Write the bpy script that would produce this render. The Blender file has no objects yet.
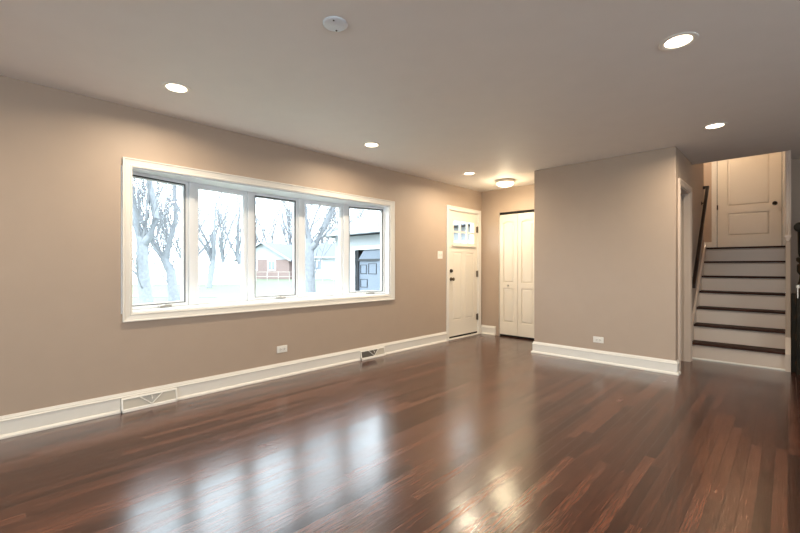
import bpy, bmesh, math, random
from mathutils import Vector, Matrix
R = math.radians
S = bpy.context.scene
col = S.collection

# ------------------------------------------------------------------ camera
EYE = 1.154; FPX = 400.0; YAW = R(44.13)
cam = bpy.data.cameras.new('camera'); co = bpy.data.objects.new('camera', cam); col.objects.link(co)
cam.sensor_fit = 'HORIZONTAL'; cam.sensor_width = 36; cam.lens = 36*FPX/800
cam.clip_start = 0.05; cam.clip_end = 400
co.location = (0, 0, EYE); co.rotation_euler = (R(90), 0, YAW)
S.camera = co
FW = Vector((-math.sin(YAW), math.cos(YAW), 0)); RT = Vector((math.cos(YAW), math.sin(YAW), 0))
def at(px, depth, z=0.0):
    v = FW*depth + RT*(depth*(px-400)/FPX); v.z = z; return v
def hy(py, depth): return EYE + (266.5-py)*depth/FPX

# ------------------------------------------------------------------ world, exposure
SKY = 9.0
LAMP = 17.0
w = bpy.data.worlds.new('overcast'); S.world = w; w.use_nodes = True
n = w.node_tree.nodes; bg = n['Background']
bg.inputs['Color'].default_value = (0.80, 0.91, 1.0, 1); bg.inputs['Strength'].default_value = SKY
S.view_settings.view_transform = 'Standard'; S.view_settings.look = 'None'
S.view_settings.gamma = 1; S.view_settings.exposure = 0.0; S.view_settings.use_curve_mapping = False

def portal(name, loc, rot, sx, sy):
    l = bpy.data.lights.new(name, 'AREA'); l.shape = 'RECTANGLE'; l.size = sx; l.size_y = sy
    l.cycles.is_portal = True
    o = bpy.data.objects.new(name, l); o.location = loc; o.rotation_euler = rot; col.objects.link(o)
portal('daylight_bow', (-4.16, 2.22, 1.37), (0, R(-90), 0), 1.3, 3.1)
portal('daylight_rear', (-0.4, -3.35, 1.35), (R(90), 0, 0), 3.6, 1.5)
portal('daylight_side', (3.55, 1.6, 1.2), (0, R(90), 0), 2.0, 2.0)  # portal of the added side window

# ------------------------------------------------------------------ materials
def lin(c):
    return tuple((x/12.92 if x <= .04045 else ((x+.055)/1.055)**2.4) for x in (v/255 for v in c))
def mat(name, rgb, rough=.5, metal=0, var=.03, scale=6, bump=0, bscale=200, emit=None, estr=0, coat=0, spec=.5):
    m = bpy.data.materials.new(name); m.use_nodes = True; t = m.node_tree; b = t.nodes['Principled BSDF']
    c = lin(rgb)
    tc = t.nodes.new('ShaderNodeTexCoord'); no = t.nodes.new('ShaderNodeTexNoise')
    no.inputs['Scale'].default_value = scale; no.inputs['Detail'].default_value = 4
    t.links.new(tc.outputs['Object'], no.inputs['Vector'])
    mx = t.nodes.new('ShaderNodeMix'); mx.data_type = 'RGBA'
    mx.inputs[6].default_value = tuple(max(0, v*(1-var)) for v in c)+(1,)
    mx.inputs[7].default_value = tuple(min(1, v*(1+var)) for v in c)+(1,)
    t.links.new(no.outputs['Fac'], mx.inputs[0]); t.links.new(mx.outputs[2], b.inputs['Base Color'])
    b.inputs['Roughness'].default_value = rough; b.inputs['Metallic'].default_value = metal
    b.inputs['Specular IOR Level'].default_value = spec
    b.inputs['Coat Weight'].default_value = coat
    if bump:
        n2 = t.nodes.new('ShaderNodeTexNoise'); n2.inputs['Scale'].default_value = bscale
        t.links.new(tc.outputs['Object'], n2.inputs['Vector'])
        bp = t.nodes.new('ShaderNodeBump'); bp.inputs['Strength'].default_value = bump; bp.inputs['Distance'].default_value = .002
        t.links.new(n2.outputs['Fac'], bp.inputs['Height']); t.links.new(bp.outputs['Normal'], b.inputs['Normal'])
    if emit:
        b.inputs['Emission Color'].default_value = lin(emit)+(1,); b.inputs['Emission Strength'].default_value = estr
    return m
M = {}
M['wall'] = mat('taupe_paint', (181, 161, 143), .55, bump=.08)
M['ceiling'] = mat('ceiling_paint', (232, 226, 219), .6, bump=.05)
M['trim'] = mat('trim_paint', (234, 229, 220), .32, var=.01)
M['door'] = mat('door_paint', (234, 226, 212), .38, var=.01)
M['vinyl'] = mat('window_vinyl', (238, 240, 242), .3, var=.01)
M['gasket'] = mat('dark_gasket', (58, 62, 66), .5)
M['black'] = mat('black_gap', (14, 12, 11), .8)
M['nickel'] = mat('aged_nickel', (120, 108, 92), .32, metal=1)
M['bronze'] = mat('dark_bronze', (52, 42, 34), .35, metal=.8)
M['steel'] = mat('satin_nickel', (185, 180, 172), .28, metal=1)
M['plastic'] = mat('white_plastic', (236, 232, 224), .3, var=.01)
M['slot'] = mat('dark_slots', (50, 46, 42), .6)
M['grille'] = mat('grey_grille', (128, 122, 114), .5)  # even mid grey for register backing and fins
M['grille_back'] = mat('grey_grille_back', (98, 94, 88), .6)
M['plate'] = mat('register_plate', (190, 182, 168), .45)
M['lens'] = mat('lamp_lens', (255, 250, 240), .4, emit=(255, 232, 200), estr=7)
M['dome'] = mat('dome_glass', (255, 250, 240), .3, emit=(255, 234, 200), estr=2.2)
M['disc'] = mat('cover_plate_enamel', (222, 226, 230), .18, var=.01)
M['riser'] = mat('riser_paint', (214, 196, 180), .35, var=.02)
M['bark'] = mat('grey_bark', (126, 129, 134), .9, var=.35, scale=9)
M['twig'] = mat('twig_bark', (118, 119, 123), .9, var=.2)
M['grass'] = mat('dormant_lawn', (92, 100, 80), .95, var=.16, scale=1.2)
M['walk'] = mat('pale_concrete', (118, 118, 116), .9, var=.06, scale=2)
M['fence'] = mat('white_fence_vinyl', (236, 238, 240), .5, var=.02)
M['roofing'] = mat('grey_shingles', (94, 98, 106), .9, var=.1, scale=12)
M['siding'] = mat('white_siding', (168, 172, 176), .6, var=.03)
M['garage'] = mat('blue_grey_panel', (116, 125, 138), .55, var=.04)
M['darkframe'] = mat('charcoal_frame', (44, 46, 50), .5)
M['winglass'] = mat('neighbour_glass', (120, 128, 138), .1, var=.1)

def glass():
    m = bpy.data.materials.new('window_glass'); m.use_nodes = True; t = m.node_tree; t.nodes.clear()
    o = t.nodes.new('ShaderNodeOutputMaterial'); mx = t.nodes.new('ShaderNodeMixShader')
    tr = t.nodes.new('ShaderNodeBsdfTransparent'); g = t.nodes.new('ShaderNodeBsdfGlossy'); g.inputs['Roughness'].default_value = .01
    tr.inputs['Color'].default_value = (.97, .985, .98, 1)
    lw = t.nodes.new('ShaderNodeLayerWeight'); lw.inputs['Blend'].default_value = .5
    pw = t.nodes.new('ShaderNodeMath'); pw.operation = 'POWER'; pw.inputs[1].default_value = 5; t.links.new(lw.outputs['Facing'], pw.inputs[0])
    fr = t.nodes.new('ShaderNodeMath'); fr.operation = 'MULTIPLY_ADD'; fr.inputs[1].default_value = .7; fr.inputs[2].default_value = .02; t.links.new(pw.outputs[0], fr.inputs[0])
    t.links.new(fr.outputs[0], mx.inputs[0]); t.links.new(tr.outputs[0], mx.inputs[1]); t.links.new(g.outputs[0], mx.inputs[2])
    t.links.new(mx.outputs[0], o.inputs[0]); return m
M['glass'] = glass()

def ramp(t, stops):
    r = t.nodes.new('ShaderNodeValToRGB'); e = r.color_ramp.elements
    while len(e) < len(stops): e.new(.5)
    for k, (p, c) in enumerate(stops): e[k].position = p; e[k].color = lin(c)+(1,)
    return r
def floor_mat():
    m = bpy.data.materials.new('oak_strip_floor'); m.use_nodes = True; t = m.node_tree; b = t.nodes['Principled BSDF']; L = t.links.new
    def N(k): return t.nodes.new(k)
    def math_(op, a, bb):
        x = N('ShaderNodeMath'); x.operation = op
        for i, v in enumerate((a, bb)):
            if v is None: continue
            if isinstance(v, (int, float)): x.inputs[i].default_value = v
            else: L(v, x.inputs[i])
        return x.outputs[0]
    tc = N('ShaderNodeTexCoord'); sp = N('ShaderNodeSeparateXYZ'); L(tc.outputs['Object'], sp.inputs[0])
    X, Y = sp.outputs[0], sp.outputs[1]
    W = .057
    rx = math_('DIVIDE', X, W); row = math_('FLOOR', rx, None); fx = math_('FRACT', rx, None)
    wn = N('ShaderNodeTexWhiteNoise'); wn.noise_dimensions = '1D'; L(row, wn.inputs['W'])
    yy = math_('ADD', math_('DIVIDE', Y, 1.25), math_('MULTIPLY', wn.outputs['Value'], 7.3))
    brd = math_('FLOOR', yy, None); fy = math_('FRACT', yy, None)
    cb = N('ShaderNodeCombineXYZ'); L(row, cb.inputs[0]); L(brd, cb.inputs[1])
    w2 = N('ShaderNodeTexWhiteNoise'); w2.noise_dimensions = '2D'; L(cb.outputs[0], w2.inputs['Vector'])
    # grain, offset per board
    gv = N('ShaderNodeCombineXYZ'); L(math_('MULTIPLY', X, 46), gv.inputs[0]); L(math_('MULTIPLY', Y, 2.2), gv.inputs[1]); L(math_('MULTIPLY', w2.outputs['Value'], 40), gv.inputs[2])
    g = N('ShaderNodeTexNoise'); g.inputs['Scale'].default_value = 1.6; g.inputs['Detail'].default_value = 7; g.inputs['Roughness'].default_value = .65; g.inputs['Distortion'].default_value = .7
    L(gv.outputs[0], g.inputs['Vector'])
    tone = math_('ADD', math_('MULTIPLY', w2.outputs['Value'], .36), math_('MULTIPLY', g.outputs['Fac'], .86))
    r = ramp(t, [(0.32, (38, 18, 12)), (.48, (64, 32, 21)), (.62, (82, 44, 30)), (.76, (102, 58, 41)), (1, (124, 75, 55))]); L(tone, r.inputs[0])
    fine = N('ShaderNodeTexNoise'); fv = N('ShaderNodeCombineXYZ'); L(math_('MULTIPLY', X, 260), fv.inputs[0]); L(math_('MULTIPLY', Y, 9), fv.inputs[1]); L(fv.outputs[0], fine.inputs['Vector']); fine.inputs['Scale'].default_value = 1
    fine.inputs['Detail'].default_value = 3
    fr = ramp(t, [(.38, (150, 150, 150)), (.58, (255, 255, 255))]); L(fine.outputs['Fac'], fr.inputs[0])
    mx = N('ShaderNodeMix'); mx.data_type = 'RGBA'; mx.blend_type = 'MULTIPLY'; mx.inputs[0].default_value = .75
    L(r.outputs[0], mx.inputs[6]); L(fr.outputs[0], mx.inputs[7])
    # seams
    ex = math_('MINIMUM', fx, math_('SUBTRACT', 1, fx)); ey = math_('MINIMUM', fy, math_('SUBTRACT', 1, fy))
    sx = math_('LESS_THAN', ex, .03); sy = math_('LESS_THAN', ey, .0013); seam = math_('MAXIMUM', sx, sy)
    m2 = N('ShaderNodeMix'); m2.data_type = 'RGBA'; L(math_('MULTIPLY', seam, .8), m2.inputs[0]); L(mx.outputs[2], m2.inputs[6]); m2.inputs[7].default_value = lin((34, 18, 13))+(1,)
    L(m2.outputs[2], b.inputs['Base Color'])
    rn = N('ShaderNodeTexNoise'); rn.inputs['Scale'].default_value = 3.5; L(tc.outputs['Object'], rn.inputs['Vector'])
    L(math_('ADD', math_('MULTIPLY', rn.outputs['Fac'], .08), math_('ADD', .17, math_('MULTIPLY', w2.outputs['Value'], .05))), b.inputs['Roughness'])
    b.inputs['IOR'].default_value = 1.5; b.inputs['Coat Weight'].default_value = .5; b.inputs['Coat Roughness'].default_value = .17
    bp = N('ShaderNodeBump'); bp.inputs['Strength'].default_value = .5; bp.inputs['Distance'].default_value = .0015
    tilt = math_('ADD', math_('MULTIPLY', seam, -.6), math_('ADD', math_('MULTIPLY', g.outputs['Fac'], .6), math_('MULTIPLY', math_('SUBTRACT', fx, .5), math_('SUBTRACT', w2.outputs['Value'], .5))))
    L(tilt, bp.inputs['Height']); L(bp.outputs[0], b.inputs['Normal']); L(bp.outputs[0], b.inputs['Coat Normal'])
    return m
M['floor'] = floor_mat()
def wood(name, stops, sc=(30, 3, 30), rough=.3):
    m = bpy.data.materials.new(name); m.use_nodes = True; t = m.node_tree; b = t.nodes['Principled BSDF']
    tc = t.nodes.new('ShaderNodeTexCoord'); mp = t.nodes.new('ShaderNodeMapping'); mp.inputs['Scale'].default_value = sc
    no = t.nodes.new('ShaderNodeTexNoise'); no.inputs['Scale'].default_value = 1; no.inputs['Detail'].default_value = 6; no.inputs['Distortion'].default_value = .6
    t.links.new(tc.outputs['Object'], mp.inputs[0]); t.links.new(mp.outputs[0], no.inputs[0])
    r = ramp(t, stops); t.links.new(no.outputs['Fac'], r.inputs[0]); t.links.new(r.outputs[0], b.inputs['Base Color'])
    b.inputs['Roughness'].default_value = rough; b.inputs['Coat Weight'].default_value = .0; return m
M['tread'] = wood('stained_tread', [(.3, (38, 22, 16)), (.7, (74, 46, 36))], (3, 30, 30), .6)
M['tread'].node_tree.nodes['Principled BSDF'].inputs['Specular IOR Level'].default_value = .15
M['rail'] = wood('stained_rail', [(.3, (22, 14, 10)), (.7, (44, 29, 20))])
M['newel'] = wood('dark_carved_wood', [(.3, (16, 13, 7)), (.56, (34, 28, 15)), (.74, (92, 56, 24))], (14, 14, 5), .55)
M['newel'].node_tree.nodes['Principled BSDF'].inputs['Specular IOR Level'].default_value = .2
def brick():
    m = bpy.data.materials.new('pink_brick'); m.use_nodes = True; t = m.node_tree; b = t.nodes['Principled BSDF']
    tc = t.nodes.new('ShaderNodeTexCoord'); s = t.nodes.new('ShaderNodeSeparateXYZ'); c = t.nodes.new('ShaderNodeCombineXYZ'); bt = t.nodes.new('ShaderNodeTexBrick')
    t.links.new(tc.outputs['Object'], s.inputs[0]); t.links.new(s.outputs[0], c.inputs[0]); t.links.new(s.outputs[2], c.inputs[1]); t.links.new(c.outputs[0], bt.inputs['Vector'])
    bt.inputs['Color1'].default_value = lin((132, 110, 105))+(1,); bt.inputs['Color2'].default_value = lin((138, 116, 111))+(1,); bt.inputs['Mortar'].default_value = lin((146, 132, 128))+(1,)
    bt.inputs['Scale'].default_value = 2.2; t.links.new(bt.outputs[0], b.inputs['Base Color']); b.inputs['Roughness'].default_value = .9; return m
M['brick'] = brick()

# ------------------------------------------------------------------ mesh helpers
class MB:
    def __init__(s): s.b = bmesh.new()
    def box(s, x0, x1, y0, y1, z0, z1, mtx=None):
        vs = [s.b.verts.new((x, y, z)) for z in (z0, z1) for y in (y0, y1) for x in (x0, x1)]
        for f in ((0, 2, 3, 1), (4, 5, 7, 6), (0, 1, 5, 4), (2, 6, 7, 3), (0, 4, 6, 2), (1, 3, 7, 5)): s.b.faces.new([vs[i] for i in f])
        if mtx: bmesh.ops.transform(s.b, matrix=mtx, verts=vs)
        return s
    def prism(s, pts, axis, a0, a1):
        """polygon pts (u,v) swept along axis: 'x' -> (a,u,v), 'y' -> (u,a,v), 'z' -> (u,v,a)"""
        def P(u, v, a): return {'x': (a, u, v), 'y': (u, a, v), 'z': (u, v, a)}[axis]
        A = [s.b.verts.new(P(u, v, a0)) for u, v in pts]; B = [s.b.verts.new(P(u, v, a1)) for u, v in pts]
        s.b.faces.new(A); s.b.faces.new(B[::-1]); k = len(pts)
        for i in range(k): s.b.faces.new((A[i], B[i], B[(i+1) % k], A[(i+1) % k]))
        return s
    def tube(s, pts, rad, seg=8, cap=True):
        pts = [Vector(p) for p in pts]
        if isinstance(rad, (int, float)): rad = [rad]*len(pts)
        rings = []
        for i, p in enumerate(pts):
            d = (pts[min(i+1, len(pts)-1)]-pts[max(i-1, 0)]).normalized()
            up = Vector((0, 0, 1)) if abs(d.z) < .9 else Vector((1, 0, 0))
            a = d.cross(up).normalized(); c = d.cross(a).normalized()
            rings.append([s.b.verts.new(p+(a*math.cos(q)+c*math.sin(q))*rad[i]) for q in [2*math.pi*j/seg for j in range(seg)]])
        for r0, r1 in zip(rings, rings[1:]):
            for j in range(seg): s.b.faces.new((r0[j], r0[(j+1) % seg], r1[(j+1) % seg], r1[j]))
        if cap: s.b.faces.new(rings[0][::-1]); s.b.faces.new(rings[-1])
        return s
    def lathe(s, prof, c=(0, 0, 0), axis='z', seg=32):
        """prof: list of (radius, height along axis)"""
        rings = []
        for r, h in prof:
            ring = []
            for j in range(seg):
                q = 2*math.pi*j/seg; u, v = r*math.cos(q), r*math.sin(q)
                p = {'z': (u, v, h), 'y': (u, h, v), 'x': (h, u, v)}[axis]
                ring.append(s.b.verts.new((c[0]+p[0], c[1]+p[1], c[2]+p[2])))
            rings.append(ring)
        for r0, r1 in zip(rings, rings[1:]):
            for j in range(seg): s.b.faces.new((r0[j], r0[(j+1) % seg], r1[(j+1) % seg], r1[j]))
        s.b.faces.new(rings[0][::-1]); s.b.faces.new(rings[-1]); return s
    def frustum(s, x0, x1, z0, z1, y0, y1, ins):
        """raised panel: base rect at y0, top rect inset by ins at y1"""
        A = [s.b.verts.new(p) for p in ((x0, y0, z0), (x1, y0, z0), (x1, y0, z1), (x0, y0, z1))]
        B = [s.b.verts.new(p) for p in ((x0+ins, y1, z0+ins), (x1-ins, y1, z0+ins), (x1-ins, y1, z1-ins), (x0+ins, y1, z1-ins))]
        s.b.faces.new(A[::-1]); s.b.faces.new(B)
        for i in range(4): s.b.faces.new((A[i], A[(i+1) % 4], B[(i+1) % 4], B[i]))
        return s
    def build(s, name, m, parent=None, bevel=0, smooth=False):
        bmesh.ops.recalc_face_normals(s.b, faces=s.b.faces)
        me = bpy.data.meshes.new(name); s.b.to_mesh(me); s.b.free()
        me.materials.append(M[m] if isinstance(m, str) else m)
        if smooth:
            for p in me.polygons: p.use_smooth = True
        o = bpy.data.objects.new(name, me); col.objects.link(o)
        if parent: o.parent = parent
        if bevel:
            k = o.modifiers.new('bevel', 'BEVEL'); k.width = bevel; k.segments = 2; k.limit_method = 'ANGLE'
        if smooth:
            k = o.modifiers.new('ws', 'WEIGHTED_NORMAL') if False else None
            me.set_sharp_from_angle(angle=R(40))
        return o
def grid(mb, axis, a0, a1, u0, u1, v0, v1, holes):
    """slab with rectangular holes: axis 'x' (u=y,v=z), 'y' (u=x,v=z), 'z' (u=x,v=y)"""
    def P(u, v, a): return {'x': (a, u, v), 'y': (u, a, v), 'z': (u, v, a)}[axis]
    us = sorted({u0, u1, *[h[0] for h in holes], *[h[1] for h in holes]}); vs = sorted({v0, v1, *[h[2] for h in holes], *[h[3] for h in holes]})
    us = [u for u in us if u0 <= u <= u1]; vs = [v for v in vs if v0 <= v <= v1]
    def solid(i, j):
        if not (0 <= i < len(us)-1 and 0 <= j < len(vs)-1): return False
        cu, cv = (us[i]+us[i+1])/2, (vs[j]+vs[j+1])/2
        return not any(h[0] < cu < h[1] and h[2] < cv < h[3] for h in holes)
    V = {}
    def v(i, j, k):
        if (i, j, k) not in V: V[(i, j, k)] = mb.b.verts.new(P(us[i], vs[j], (a0, a1)[k]))
        return V[(i, j, k)]
    F = mb.b.faces.new
    for i in range(len(us)-1):
        for j in range(len(vs)-1):
            if not solid(i, j): continue
            for k in (0, 1): F((v(i, j, k), v(i+1, j, k), v(i+1, j+1, k), v(i, j+1, k)))
            if not solid(i-1, j): F((v(i, j, 0), v(i, j+1, 0), v(i, j+1, 1), v(i, j, 1)))
            if not solid(i+1, j): F((v(i+1, j, 0), v(i+1, j+1, 0), v(i+1, j+1, 1), v(i+1, j, 1)))
            if not solid(i, j-1): F((v(i, j, 0), v(i+1, j, 0), v(i+1, j, 1), v(i, j, 1)))
            if not solid(i, j+1): F((v(i, j+1, 0), v(i+1, j+1, 0), v(i+1, j+1, 1), v(i, j+1, 1)))
    return mb
def empty(name, loc=(0, 0, 0), rz=0):
    o = bpy.data.objects.new(name, None); o.empty_display_size = .1; o.location = loc; o.rotation_euler = (0, 0, rz); col.objects.link(o); return o
def tag(o, label=None, cat=None, group=None, kind=None):
    if label: o['label'] = label
    if cat: o['category'] = cat
    if group: o['group'] = group
    if kind: o['kind'] = kind
    return o
def st(o, label, cat='wall'): return tag(o, label, cat, kind='structure')
def copy_tree(o, parent=None):
    c = o.copy(); col.objects.link(c); c.parent = parent
    for ch in list(o.children): copy_tree(ch, c)
    return c

# ------------------------------------------------------------------ dimensions
XL = -3.80; CH = 2.44
YB = 5.115; BX0, BX1 = -2.45, -0.86          # projecting block
YF = 5.94                                     # foyer far wall
YC = 6.20                                     # ceiling ends at stairwell
YR = 6.73                                     # wall right of the stairs
SX0, SX1 = -0.90, 0.0                         # stairs
RISE, RUN, Y0 = .205, .22, 6.15
YTOP = Y0+6*RUN; HTOP = 7*RISE
XR, YK = 3.4, -3.2                            # right and rear walls
YU = 8.70                                     # upper hall back wall
WZ0, WZ1, WY0, WY1 = .775, 1.96, .735, 3.735  # bow window opening

# ------------------------------------------------------------------ shell
mb = MB(); mb.box(XL-.15, XR+.15, YK-.15, YR+.15, -.2, 0); mb.box(XL-.15, .1, YR+.15, YU+.1, -.2, 0)
st(mb.build('floor', 'floor'), 'dark red-brown narrow strip hardwood floor with a glossy finish', 'floor')
mb = MB(); grid(mb, 'z', CH, CH+.22, XL-.15, XR+.15, YK-.15, YR+.15, [(SX0-.01, .022, YC, 9)])
st(mb.build('ceiling', 'ceiling'), 'flat light grey painted ceiling', 'ceiling')
mb = MB(); grid(mb, 'x', XL-.15, XL, YK, YR+.1, 0, CH, [(WY0, WY1, WZ0, WZ1), (5.005, 5.835, 0, 2.05)])
st(mb.build('wall_left', 'wall'), 'long taupe wall with the wide bow window and front door')
mb = MB(); grid(mb, 'y', YF, YF+.1, XL, BX0+.05, 0, CH, [(-3.46, -2.795, 0, 2.05)])
st(mb.build('wall_foyer', 'wall'), 'narrow foyer wall around the white folding closet door')
mb = MB(); mb.box(XL, BX0+.05, YF+.65, YF+.72, 0, CH)
st(mb.build('wall_closet', 'wall'), 'rear wall inside the foyer closet')
mb = MB(); mb.prism([(BX0, YB), (BX1, YB), (BX1, YB+.1), (BX0+.1, YB+.1), (BX0+.1, YF), (BX0, YF)], 'z', 0, CH)
st(mb.build('wall_projecting', 'wall', bevel=.006), 'taupe-grey projecting wall block between foyer and stairs')
mb = MB(); grid(mb, 'x', BX1-.1, BX1, YB+.1, 6.08, 0, CH, [(5.30, 5.93, 0, 2.05)])
st(mb.build('wall_doorway', 'wall'), 'short taupe wall side with the cased doorway before the stairs')
mb = MB(); mb.box(BX1-.16, SX0, 6.08, 7.42, 0, 3.87)
st(mb.build('wall_stair', 'wall'), 'taupe wall carrying the dark handrail left of the stairs')
mb = MB(); mb.box(-2.35, BX1-.16, 6.6, 6.68, 0, CH); mb.box(-2.35, BX1-.16, YF+.1, YF+.16, 0, CH)
st(mb.build('wall_inner', 'wall'), 'wall inside the little room behind the doorway')
mb = MB(); mb.box(-.02, .022, YC, YU, 0, 3.87)
st(mb.build('wall_partition', 'wall', bevel=.004), 'thin wall end on the right side of the stairs')
mb = MB(); mb.box(.022, XR, YR, YR+.1, 0, CH)
st(mb.build('wall_right_front', 'wall'), 'grey-taupe wall seen right of the stairs')
mb = MB(); grid(mb, 'y', YK-.15, YK, XL-.15, XR+.15, 0, CH, [(-2.1, 1.3, .75, 2.0)])
st(mb.build('wall_rear', 'wall'), 'rear living room wall with a window')
mb = MB(); grid(mb, 'x', XR, XR+.15, YK, YR+.1, 0, CH, [(.7, 2.5, .1, 2.1)])
st(mb.build('wall_right', 'wall'), 'right side wall with an added glazed opening')
# upper hall
mb = MB(); mb.box(-3.2, -.02, YTOP+.022, YU+.1, HTOP-.2, HTOP-.001)
st(mb.build('floor_upper', 'tread'), 'dark wood landing at the top of the stairs', 'floor')
mb = MB(); grid(mb, 'y', YU, YU+.1, -3.2, .022, HTOP, 3.87, [(-.88, -.06, HTOP, HTOP+2.05)])
st(mb.build('wall_upper', 'wall'), 'upper hall wall around the cream door')
mb = MB(); mb.box(-3.2, .022, YC-.1, YU+.1, 3.87, 3.95)
st(mb.build('ceiling_upper', 'ceiling'), 'ceiling of the upper hall', 'ceiling')
mb = MB(); mb.box(-3.2, .022, YC-.1, YC, CH+.22, 3.87); mb.box(-3.3, -3.2, YC-.1, YU+.1, CH+.22, 3.87); mb.box(-3.3, -3.2, YTOP, YU+.1, HTOP-.2, CH+.22)
mb.box(-3.2, BX1-.16, 7.32, 7.42, HTOP-.2, 3.87)
st(mb.build('wall_upper_side', 'wall'), 'side walls of the upper hall')

# ------------------------------------------------------------------ baseboards
def base_profile(flip=1):
    # (offset from wall, height): shoe, flat board, stepped cap
    return [(0, 0), (.032, 0), (.032, .010), (.026, .020), (.016, .024), (.016, .112), (.020, .114), (.020, .119), (.013, .124), (.013, .131), (.009, .138), (.006, .148), (0, .148)]
def baseboard(name, axis, w, s, a0, a1, label):
    mb = MB(); mb.prism([(w+s*o, h) for o, h in base_profile()], axis, a0, a1)
    return st(mb.build(name, 'trim'), label, 'baseboard')
V1 = (.73, 1.135); V2 = (3.19, 3.60)
mb = MB()
for a, b in ((YK, V1[0]), (V1[1], V2[0]), (V2[1], 4.94)):
    mb.prism([(XL+o, h) for o, h in base_profile()], 'x' if False else 'y', a, b)
for a, b in (V1, V2):
    mb.prism([(XL+o, h) for o, h in [(0, .112)]+base_profile()[5:]], 'y', a, b)
st(mb.build('baseboard_left', 'trim'), 'white stepped baseboard under the bow window', 'baseboard')
baseboard('baseboard_foyer', 'x', YF, -1, XL, -3.52, 'short white baseboard in the foyer corner')
mb = MB(); P = base_profile()
# mitred run along block front and back along its left side
for (o0, h0), (o1, h1) in zip(P, P[1:]+P[:1]):
    def ring(o): return [(BX1+.0, YB-o), (BX0-o, YB-o), (BX0-o, YF)]
    a = [mb.b.verts.new((x, y, h0)) for x, y in [(BX1+o0, YB+.09), (BX1+o0, YB-o0), (BX0-o0, YB-o0), (BX0-o0, YF-.01)]]
    b = [mb.b.verts.new((x, y, h1)) for x, y in [(BX1+o1, YB+.09), (BX1+o1, YB-o1), (BX0-o1, YB-o1), (BX0-o1, YF-.01)]]
    for i in range(3): mb.b.faces.new((a[i], a[i+1], b[i+1], b[i]))
bmesh.ops.remove_doubles(mb.b, verts=mb.b.verts, dist=1e-5)
st(mb.build('baseboard_projecting', 'trim'), 'bright white baseboard wrapping the projecting grey wall', 'baseboard')
baseboard('baseboard_rear', 'x', YK, 1, XL+.05, XR-.05, 'white baseboard on the rear wall')
baseboard('baseboard_right', 'y', XR, -1, YK+.05, .7, 'white baseboard on the right wall')

# ------------------------------------------------------------------ bow window
win = st(empty('window_1', (XL, (WY0+WY1)/2, WZ0)), 'wide white five-pane bow window in the left wall', 'window')
wc = Vector((XL, (WY0+WY1)/2, WZ0)); wm = Matrix.Translation(-wc)
def wbuild(mb, name, m, parent=win, bevel=0, sm=False):
    if parent is win: bmesh.ops.transform(mb.b, matrix=wm, verts=mb.b.verts)
    return mb.build(name, m, parent, bevel, sm)
IN = (.811, 3.728, .778, 1.957)     # casing inner
CW = .066
casing = MB()
def mitre_casing(mb, y0, y1, z0, z1, w, xf, s=1, bottom=True):
    """picture-frame casing on plane x=xf projecting s, stepped profile"""
    prof = [(0, 0), (0, .014), (.012, .017), (.016, .013), (.036, .015), (.052, .018), (.058, .024), (w, .024), (w, 0)]
    def loop(o):
        return [(y0-o, z0-o), (y0-o, z1+o), (y1+o, z1+o), (y1+o, z0-o)]
    n = len(prof)
    for k in range(n):
        o0, p0 = prof[k]; o1, p1 = prof[(k+1) % n]
        A = [mb.b.verts.new((xf+s*p0, y, z)) for y, z in loop(o0)]; B = [mb.b.verts.new((xf+s*p1, y, z)) for y, z in loop(o1)]
        for i in range(4): mb.b.faces.new((A[i], A[(i+1) % 4], B[(i+1) % 4], B[i]))
    bmesh.ops.remove_doubles(mb.b, verts=mb.b.verts, dist=1e-5)
mitre_casing(casing, *IN, CW, XL)
wbuild(casing, 'casing', 'trim')
ang = [14, 7, 0, -7, -14]; wu = .6075
nodes = [Vector((XL-.075, WY0+.004, 0))]
for a in ang:
    p = nodes[-1]; nodes.append(p+Vector((-math.sin(R(a))*wu, math.cos(R(a))*wu, 0)))
outline = [(p.x-.05, p.y) for p in nodes]
poly = [(XL-.002, WY0+.002)]+outline+[(XL-.002, WY1-.002)]
mb = MB(); mb.prism([(x, max(WY0+.002, min(WY1-.002, y))) for x, y in poly], 'z', WZ0+.001, WZ0+.016)
wbuild(mb, 'window_sill', 'vinyl')
mb = MB(); mb.prism([(x, max(WY0+.002, min(WY1-.002, y))) for x, y in poly], 'z', WZ1-.016, WZ1-.001)
wbuild(mb, 'head_board', 'vinyl')
poly2 = [(XL-.152, WY0-.1)]+[(p.x-.16, p.y) for p in nodes]+[(XL-.152, WY1+.1)]
mb = MB(); mb.prism(poly2, 'z', WZ1, WZ1+.12); wbuild(mb, 'outer_hood', 'siding')
mb = MB(); mb.prism(poly2, 'z', WZ0-.14, WZ0); wbuild(mb, 'outer_base', 'siding')
for i, p in enumerate(nodes):
    if 0 < i < 5:
        a = R((ang[i-1]+ang[i])/2)
        mb = MB(); mb.box(-.05, .02, -.026, .026, WZ0+.016, WZ1-.016, Matrix.Translation(p) @ Matrix.Rotation(a, 4, 'Z'))
        wbuild(mb, 'mullion', 'vinyl', bevel=.003)
    else:
        y = WY0+.002 if i == 0 else WY1-.032
        mb = MB(); mb.box(p.x-.05, XL-.002, y, y+.03, WZ0+.016, WZ1-.016); wbuild(mb, 'side_jamb', 'vinyl')
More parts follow.
